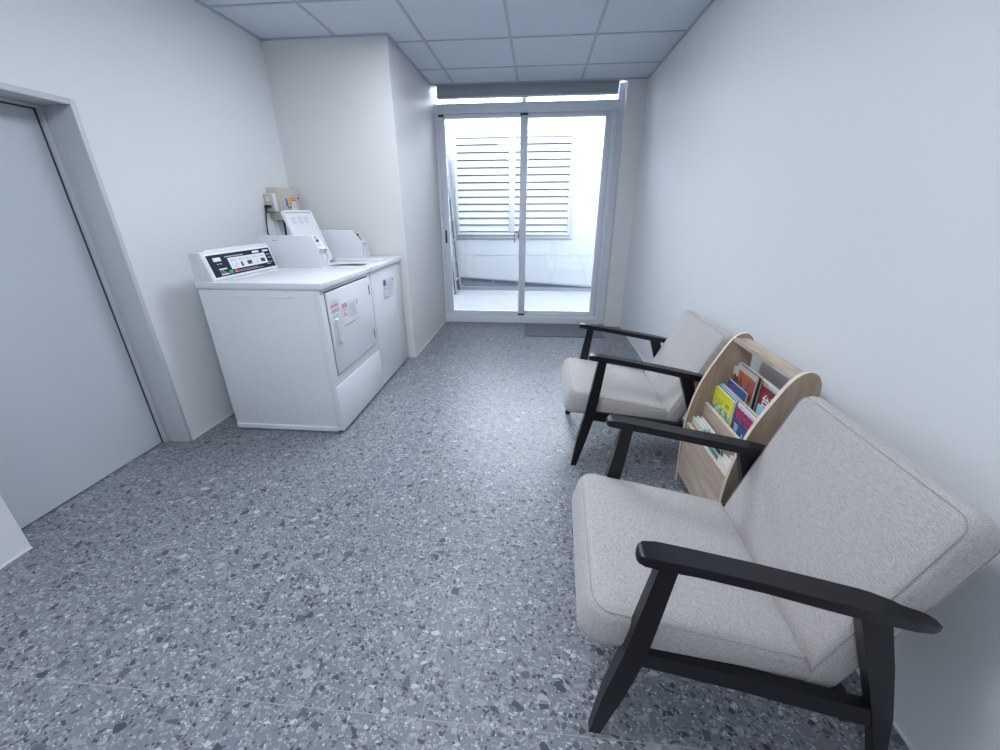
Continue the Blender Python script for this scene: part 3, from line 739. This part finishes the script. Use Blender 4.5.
def make_armchair():
    t = thing('armchair', '', 'armchair')
    cushion('seat_cushion', t, ((-.112, .296), (.420, .250), (-.084, .413), (.392, .332)), .264, .050, .016, 0, .022, .022, .003, .004)
    # back: length axis runs up the lean, 'top' side faces forward
    cushion('back_cushion', t, ((.464, .245), (.620, .706), (.388, .252), (.545, .743)), .265, .016, .034, .016, .018, .016, .003, .014)
    for s in (-1, 1):
        V = lambda v: s*v
        # front leg: side profile (u range) at heights, slightly splayed
        st = []
        for z, ua, ub, vi, vo in ((0, -.060, -.032, .272, .296), (.16, -.038, .010, .264, .296), (.30, -.008, .042, .258, .293), (.45, .016, .060, .258, .288), (.585, .036, .074, .260, .286)):
            st.append([(ua, V(vi), z), (ub, V(vi), z), (ub, V(vo), z), (ua, V(vo), z)])
        loft_bar('front_leg', t, st)
        st = []
        for z, ua, ub, vi, vo in ((0, .580, .604, .306, .330), (.17, .532, .560, .296, .324), (.26, .504, .544, .290, .318), (.40, .456, .506, .280, .309), (.520, .414, .470, .268, .298)):
            st.append([(ua, V(vi), z), (ub, V(vi), z), (ub, V(vo), z), (ua, V(vo), z)])
        loft_bar('rear_leg', t, st)
        st = []
        for u, z, h, vc, w in ((.015, .292, .046, .272, .022), (.25, .270, .048, .282, .026), (.520, .248, .052, .304, .026)):
            st.append([(u, V(vc-w/2), z-h/2), (u, V(vc-w/2), z+h/2), (u, V(vc+w/2), z+h/2), (u, V(vc+w/2), z-h/2)])
        loft_bar('side_rail', t, st, bev=.006)
        # arm: plan outline lofted along u, rounded tip, scooped inner rear edge
        st = []
        for u, zt, th, vi, vo in ((-.012, .606, .012, .268, .286), (-.008, .612, .019, .260, .292), (.002, .616, .024, .254, .298), (.03, .615, .026, .251, .301), (.11, .603, .024, .251, .300), (.23, .583, .024, .251, .301), (.34, .564, .025, .253, .306), (.42, .550, .026, .255, .308), (.45, .545, .026, .258, .308), (.48, .539, .026, .265, .307), (.51, .532, .025, .270, .306), (.543, .523, .021, .276, .301), (.558, .516, .013, .281, .295)):
            st.append([(u, V(vi), zt-th), (u, V(vi), zt), (u, V(vo), zt), (u, V(vo), zt-th)])
        loft_bar('armrest', t, st, bev=.005)
    box('cross_rail', .010, .036, -.262, .262, .235, .285, M_BLACK, t, .004)
    box('cross_rail', .470, .496, -.300, .300, .196, .240, M_BLACK, t, .004)
    # back frame behind the cushion
    bm = bmesh.new()
    for v in (-.20, 0, .20):
        b2 = bmesh.new(); vs = []
        for (u, z) in ((.455, .20), (.470, .20), (.590, .55), (.574, .55)):
            for vv in (v-.022, v+.022): vs.append(b2.verts.new((u, vv, z)))
        for f in ((0,1,3,2),(2,3,5,4),(4,5,7,6),(6,7,1,0),(0,2,4,6),(1,7,5,3)): b2.faces.new([vs[i] for i in f])
        merge(bm, b2)
    prism(bm, [(.568, .535), (.584, .535), (.597, .57), (.581, .57)], -.225, .225, 'y', bev=.003)
    link_mesh('back_frame', bm, M_BLACK, t)
    return t
ch1 = make_armchair()
ch1.location = (.244, .904, 0); ch1.rotation_euler = (0, 0, -.046)
ch1['label'] = 'large foreground armchair, light grey fabric with black wooden arms, nearest the viewer'
ch1['group'] = 'armchairs along the right wall'
ch2 = ch1.copy(); COL.objects.link(ch2)
for c in ch1.children:
    k = c.copy(); COL.objects.link(k); k.parent = ch2
    for g in c.children:
        h_ = g.copy(); COL.objects.link(h_); h_.parent = k
ch2.location = (.272, 2.075, 0); ch2.rotation_euler = (0, 0, -.012)
# this back sits a little further reclined
_a = .125; _p = Vector((.39, 0, .255)); _R = Matrix.Rotation(_a, 4, 'Y')
for k in ch2.children:
    if k.name.startswith(('back_cushion', 'back_frame')): k.matrix_local = Matrix.Translation(_p+Vector((-.018, 0, 0))) @ _R @ Matrix.Translation(-_p)
ch2['label'] = 'light grey fabric armchair with black arms beyond the magazine rack, nearer the glass door'

# ---------------------------------------------------------------- magazine rack
RF, RN = 1.690, 1.268      # inner face of far panel, inner face of near panel
rk = thing('magazine_rack', 'pale oak three-tier magazine rack standing between the two armchairs', 'magazine rack', (0,0,0))
def side_profile():
    ctrl = [(.722, 0), (.712, .15), (.708, .27), (.712, .36), (.724, .45), (.743, .53), (.768, .60), (.795, .66), (.820, .712), (.842, .745), (.866, .763), (.888, .765), (.908, .753), (.921, .730), (.926, .70), (.931, .60), (.946, 0)]
    pts = [Vector(c) for c in ctrl]; out = []
    for i in range(len(pts)-1):
        a, b, c, d = pts[max(i-1, 0)], pts[i], pts[i+1], pts[min(i+2, len(pts)-1)]
        n = 1 if i in (len(pts)-2,) else 4
        for k in range(n):
            t = k/n; out.append(tuple(.5*((2*b)+(c-a)*t+(2*a-5*b+4*c-d)*t*t+(3*b-a-3*c+d)*t**3)))
    out.append(tuple(pts[-1])); return out
sp = side_profile()
for (ya, yb) in ((RF, RF+.016), (RN-.016, RN)):
    bm = bmesh.new(); prism(bm, sp, ya, yb, 'y', rim=1); link_mesh('side_panel', bm, [M_OAKS, M_OAKE], rk)
def board(name, pts, m=M_OAKF):      # extruded across, first edge band = top
    bm = bmesh.new(); prism(bm, pts, RN, RF, 'y'); return link_mesh(name, bm, m, rk)
def slab(name, x, th, z0, z1, lean=0.):   # upright board, thickness th, leaning back by lean over its height
    bm = bmesh.new(); prism(bm, [(x, z0), (x+th, z0), (x+th+lean, z1-.0015), (x+lean, z1-.0015)], RN, RF, 'y')
    prism(bm, [(x+lean, z1-.0015), (x+th+lean, z1-.0015), (x+th+lean, z1), (x+lean, z1)], RN, RF, 'y', mi=1)
    return link_mesh(name, bm, [M_OAKF, M_OAKE], rk)
slab('front_panel', .716, .014, .065, .333)
slab('divider', .778, .014, .12, .440)
slab('divider', .828, .012, .27, .535)
slab('back_panel', .884, .014, .10, .636)
board('shelf', [(.730, .068), (.778, .068), (.778, .082), (.730, .082)])
board('shelf', [(.792, .106), (.884, .106), (.884, .120), (.792, .120)])
board('shelf', [(.792, .225), (.828, .225), (.828, .239), (.792, .239)])
board('shelf', [(.840, .330), (.884, .330), (.884, .344), (.840, .344)])
bm = bmesh.new(); prism(bm, [(.840, .729), (.898, .729), (.898, .746), (.840, .746)], RN, RF, 'y'); link_mesh('top_rail', bm, M_OAKF, rk)

# ---------------------------------------------------------------- magazines
def pm(name, col): return new_mat(name, col, .3)
C = dict(yellow=pm('yellow_cover', (.80,.74,.04)), navy=pm('navy_cover', (.02,.09,.22)), orange=None, maroon=pm('maroon_cover', (.20,.012,.025)), white=pm('white_cover', (.78,.78,.76)), teal=pm('teal_cover', (.12,.32,.30)), cyan=pm('light_blue_cover', (.35,.62,.75)), mint=pm('mint_cover', (.55,.68,.55)), dark=pm('charcoal_cover', (.03,.035,.045)), blue=pm('blue_cover', (.02,.30,.52)), grey=pm('silver_cover', (.5,.52,.56)))
def art_cover(name, c1, c2, c3, scale):
    m = new_mat(name, c1, .3); t, N, L, b = nt(m)
    c = coords(N); v = N.new('ShaderNodeTexVoronoi'); L.new(mapping(N, L, c, (scale,)*3), v.inputs['Vector']); v.inputs['Scale'].default_value = 1
    s = N.new('ShaderNodeSeparateColor'); L.new(v.outputs['Color'], s.inputs[0])
    r = N.new('ShaderNodeValToRGB'); r.color_ramp.interpolation = 'CONSTANT'; e = r.color_ramp.elements
    e[0].color = (*c1, 1); e[1].position = .45; e[1].color = (*c2, 1); q = e.new(.75); q.color = (*c3, 1)
    L.new(s.outputs[0], r.inputs[0]); L.new(r.outputs[0], b.inputs['Base Color']); return m
C['orange'] = art_cover('orange_food_cover', (.40,.17,.09), (.48,.24,.14), (.28,.12,.07), 40)
ART_Y = art_cover('floral_cover_art', (.08,.42,.40), (.75,.55,.10), (.70,.72,.60), 70)
ART_P = art_cover('city_cover_art', (.34,.33,.42), (.45,.42,.46), (.20,.22,.30), 90)
M_PAGES = new_mat('page_edges', (.78,.77,.74), .8)
def magazine(label, y_left, y_right, z0, z1, x, th, lean, cover, group, cat='magazine', tilt=0., bow=0.):
    """upright booklet: cover face looks toward -x; y_left is the farther (picture-left) edge"""
    w, h = y_left-y_right, z1-z0
    t = thing('magazine', label, cat, (x, (y_left+y_right)/2, z0), 0, group)
    t.rotation_euler = (0, math.atan2(lean, h), 0)
    if tilt: t.rotation_euler = (tilt, math.atan2(lean, h), 0)
    c = .0009
    def sheet(n_, xa, xb, m, ya, yb, za, zb):
        bm = bmesh.new(); k = 6
        for i in range(k):
            s0, s1 = i/k, (i+1)/k; zz0, zz1 = za+(zb-za)*s0, za+(zb-za)*s1
            b0, b1 = bow*s0*s0, bow*s1*s1
            b2 = bmesh.new(); vs = [b2.verts.new(p) for p in ((xa+b0,ya,zz0),(xb+b0,ya,zz0),(xb+b0,yb,zz0),(xa+b0,yb,zz0),(xa+b1,ya,zz1),(xb+b1,ya,zz1),(xb+b1,yb,zz1),(xa+b1,yb,zz1))]
            for f in ((0,3,2,1),(4,5,6,7),(0,1,5,4),(1,2,6,5),(2,3,7,6),(3,0,4,7)): b2.faces.new([vs[q] for q in f])
            merge(bm, b2)
        return link_mesh(n_, bm, m, t)
    cv = sheet('front_cover', 0, c, cover, -w/2, w/2, 0, h)
    sheet('pages', c, th-c, M_PAGES, -w/2+.001, w/2-.0015, .0015, h-.0015)
    sheet('back_cover', th-c, th, cover, -w/2, w/2, 0, h)
    return t, cv
FACE = Matrix(((0,0,-1,0),(-1,0,0,0),(0,1,0,0),(0,0,0,1)))    # text x -> -y, text y -> +z, normal -> -x
def put_text(cv, body, size, mat, yl, z, bold=0., sx=1., sy=1.):
    return text_mesh('title', body, size, mat, cv, Matrix.Translation((-.0006, yl, z)) @ FACE @ Matrix.Diagonal((sx, sy, 1, 1)), bold=bold)
def patch(cv, name, y0, y1, z0, z1, m):
    bm = bmesh.new(); bx(bm, -.0007, 0, y0, y1, z0, z1); return link_mesh(name, bm, m, cv)
def marks(cv, name, m, rects):
    bm = bmesh.new()
    for r in rects: bx(bm, -.0008, 0, *r)
    return link_mesh(name, bm, m, cv)
G2, G1, G3 = 'magazines in the middle tier of the rack', 'small magazines in the front tier of the rack', 'magazines in the top tier of the rack'
Mred = new_mat('crimson_title', (.75,.02,.10), .4); Mwht = new_mat('white_title', (.85,.85,.85), .4); Mblk = new_mat('black_title', (.03,.03,.03), .4); Mflame = new_mat('orange_flame', (.9,.45,.05), .5); Mcy = new_mat('sky_cover_art', (.05,.30,.50), .4)
# middle tier
t, cv = magazine('bright yellow magazine with floral pattern in the middle tier of the rack', 1.676, 1.503, .243, .532, .798, .010, .004, C['yellow'], G2)
patch(cv, 'cover_art', -.080, .080, .155, .225, ART_Y)
marks(cv, 'title', new_mat('olive_title', (.40,.42,.06), .5), [(.045,.068,.240,.244), (.054,.058,.228,.252), (.046,.066,.230,.233), (.020,.040,.246,.249), (.028,.031,.226,.254), (.018,.038,.234,.237), (.018,.021,.226,.238), (-.004,.012,.250,.253), (.000,.003,.230,.252), (.008,.011,.228,.244)])
bm = bmesh.new(); bx(bm, -.0007, 0, -.065, -.03, .250, .253); bx(bm, -.0007, 0, -.060, -.03, .242, .244); link_mesh('small_print', bm, Mblk, cv)
t, cv = magazine('dark blue magazine with large crimson WHISKY title, beside the yellow magazine', 1.472, 1.272, .243, .530, .798, .010, .004, C['navy'], G2)
put_text(cv, 'WHISKY', .074, Mred, .097, .225, bold=.0010, sx=.61, sy=1.0)
patch(cv, 'cover_art', -.10, .04, .150, .195, Mcy)
for yy, w_ in ((-.005, .010), (-.055, .012), (.02, .006)): patch(cv, 'flame', yy-w_/2, yy+w_/2, .150, .205, Mflame if yy == -.055 else Mwht)
bm = bmesh.new()
for i in range(5): bx(bm, -.0007, 0, .062, .092-.003*(i%3), .218-i*.009, .221-i*.009)
link_mesh('small_print', bm, Mwht, cv)
magazine('magazine with blue cover standing directly behind the yellow one', 1.682, 1.515, .243, .537, .8105, .007, .003, C['blue'], G2)
magazine('pale magazine with white pages behind the blue whisky magazine', 1.490, 1.272, .243, .538, .8095, .007, .004, C['white'], G2)
magazine('silver-grey magazine at the back of the middle tier', 1.672, 1.490, .243, .545, .8185, .005, .003, C['grey'], G2)
magazine('dark-edged magazine at the right back of the middle tier', 1.455, 1.272, .243, .537, .8180, .004, .004, C['dark'], G2)
# top tier
t, cv = magazine('orange-brown food magazine at the top left of the rack', 1.680, 1.498, .348, .628, .857, .008, .004, C['orange'], G3)
patch(cv, 'cover_photo_top', -.091, .030, .225, .270, new_mat('terracotta_print', (.42,.10,.045), .4))
patch(cv, 'cover_photo_corner', .045, .091, .245, .280, new_mat('cream_print', (.60,.56,.50), .4))
patch(cv, 'cover_photo_bowl', -.091, -.020, .120, .185, new_mat('tan_print', (.55,.36,.24), .4))
bm = bmesh.new(); prism(bm, [(-.050, .262), (-.062, .262), (-.010, .150), (.002, .150)], -.0012, 0, 'x'); link_mesh('cover_strap', bm, new_mat('slate_print', (.10,.11,.16), .4), cv)
bm = bmesh.new()
for (y, z, h, w_) in ((.072,.205,.045,.007),(.060,.190,.050,.006),(.048,.215,.030,.007),(.040,.185,.040,.006),(.022,.190,.060,.009),(.006,.200,.035,.007),(-.004,.185,.030,.006),(.014,.178,.008,.030)): prism(bm, [(y, z), (y-w_, z), (y-w_-.004, z+h), (y-.004, z+h)], -.0012, 0, 'x')
link_mesh('brush_lettering', bm, Mblk, cv)
magazine('silver magazine bowed open behind the orange food magazine', 1.668, 1.505, .348, .640, .8660, .004, .004, C['grey'], G3)
magazine('charcoal magazine at the back behind the orange food magazine', 1.655, 1.490, .348, .643, .8710, .006, .004, C['dark'], G3)
t, cv = magazine('small purple and blue booklet leaning against the orange magazine', 1.672, 1.512, .348, .568, .8425, .007, .004, ART_P, G3)
patch(cv, 'cover_sky', -.079, .079, .170, .219, new_mat('dusk_blue_print', (.05,.12,.30), .4))
marks(cv, 'title', new_mat('magenta_print', (.55,.05,.30), .4), [(.040,.062,.190,.198), (.020,.044,.182,.192), (.048,.054,.180,.200), (.000,.024,.176,.186), (.010,.016,.172,.190)])
t, cv = magazine('dark red magazine with white Chinese title at the right of the top tier', 1.462, 1.300, .348, .632, .862, .007, .004, C['maroon'], G3)
put_text(cv, '台灣', .052, Mwht, .060, .205, bold=.0005)
magazine('light blue magazine standing behind the dark red one', 1.440, 1.275, .348, .638, .8700, .005, .004, C['cyan'], G3)
magazine('short pale blue leaflet in front of the dark red magazine', 1.440, 1.280, .348, .562, .852, .004, .004, C['cyan'], G3, cat='leaflet')
# front tier
def mini(label, ya, yb, z1, x, cover, txt=None, mt_=None, th=.006):
    t, cv = magazine(label, ya, yb, .0825, z1, x, th, .002, cover, G1)
    H_, W_ = z1-.0825, (ya-yb)/2
    if txt == 'row': marks(cv, 'title', mt_, [(W_-.022-i*.011, W_-.014-i*.011, H_-.040, H_-.028-.003*(i%2)) for i in range(8)])
    if txt == 'tall': marks(cv, 'title', mt_, [(W_-.1-i*.011, W_-.094-i*.011, H_-.045, H_-.015) for i in range(3)])
    if txt == 'dot': marks(cv, 'emblem', mt_, [(.004, .018, H_-.050, H_-.040), (.010, .026, H_-.040, H_-.026)])
    return t
mini('mint green booklet with red lettering at the left of the front tier', 1.682, 1.560, .372, .732, C['mint'], 'row', new_mat('vermilion_title', (.70,.10,.06), .4))
mini('cream booklet second from the left end of the front tier', 1.664, 1.540, .384, .7405, C['white'], 'tall', Mblk)
mini('pale booklet with bold black lettering at the back left of the front tier', 1.640, 1.500, .392, .749, C['white'], 'tall', Mblk)
mini('dark green booklet in the centre of the front tier', 1.490, 1.400, .350, .733, C['teal'])
mini('charcoal booklet behind the dark green one in the front tier', 1.500, 1.405, .366, .742, C['dark'])
mini('white leaflet with small orange mark at the right of the front tier', 1.392, 1.305, .356, .732, C['white'], 'dot', new_mat('ochre_print', (.60,.30,.12), .5))
mini('white booklet second from the right end of the front tier', 1.378, 1.292, .372, .7405, C['white'])
mini('white booklet at the right end of the front tier beside the side panel', 1.345, 1.272, .388, .749, C['white'])
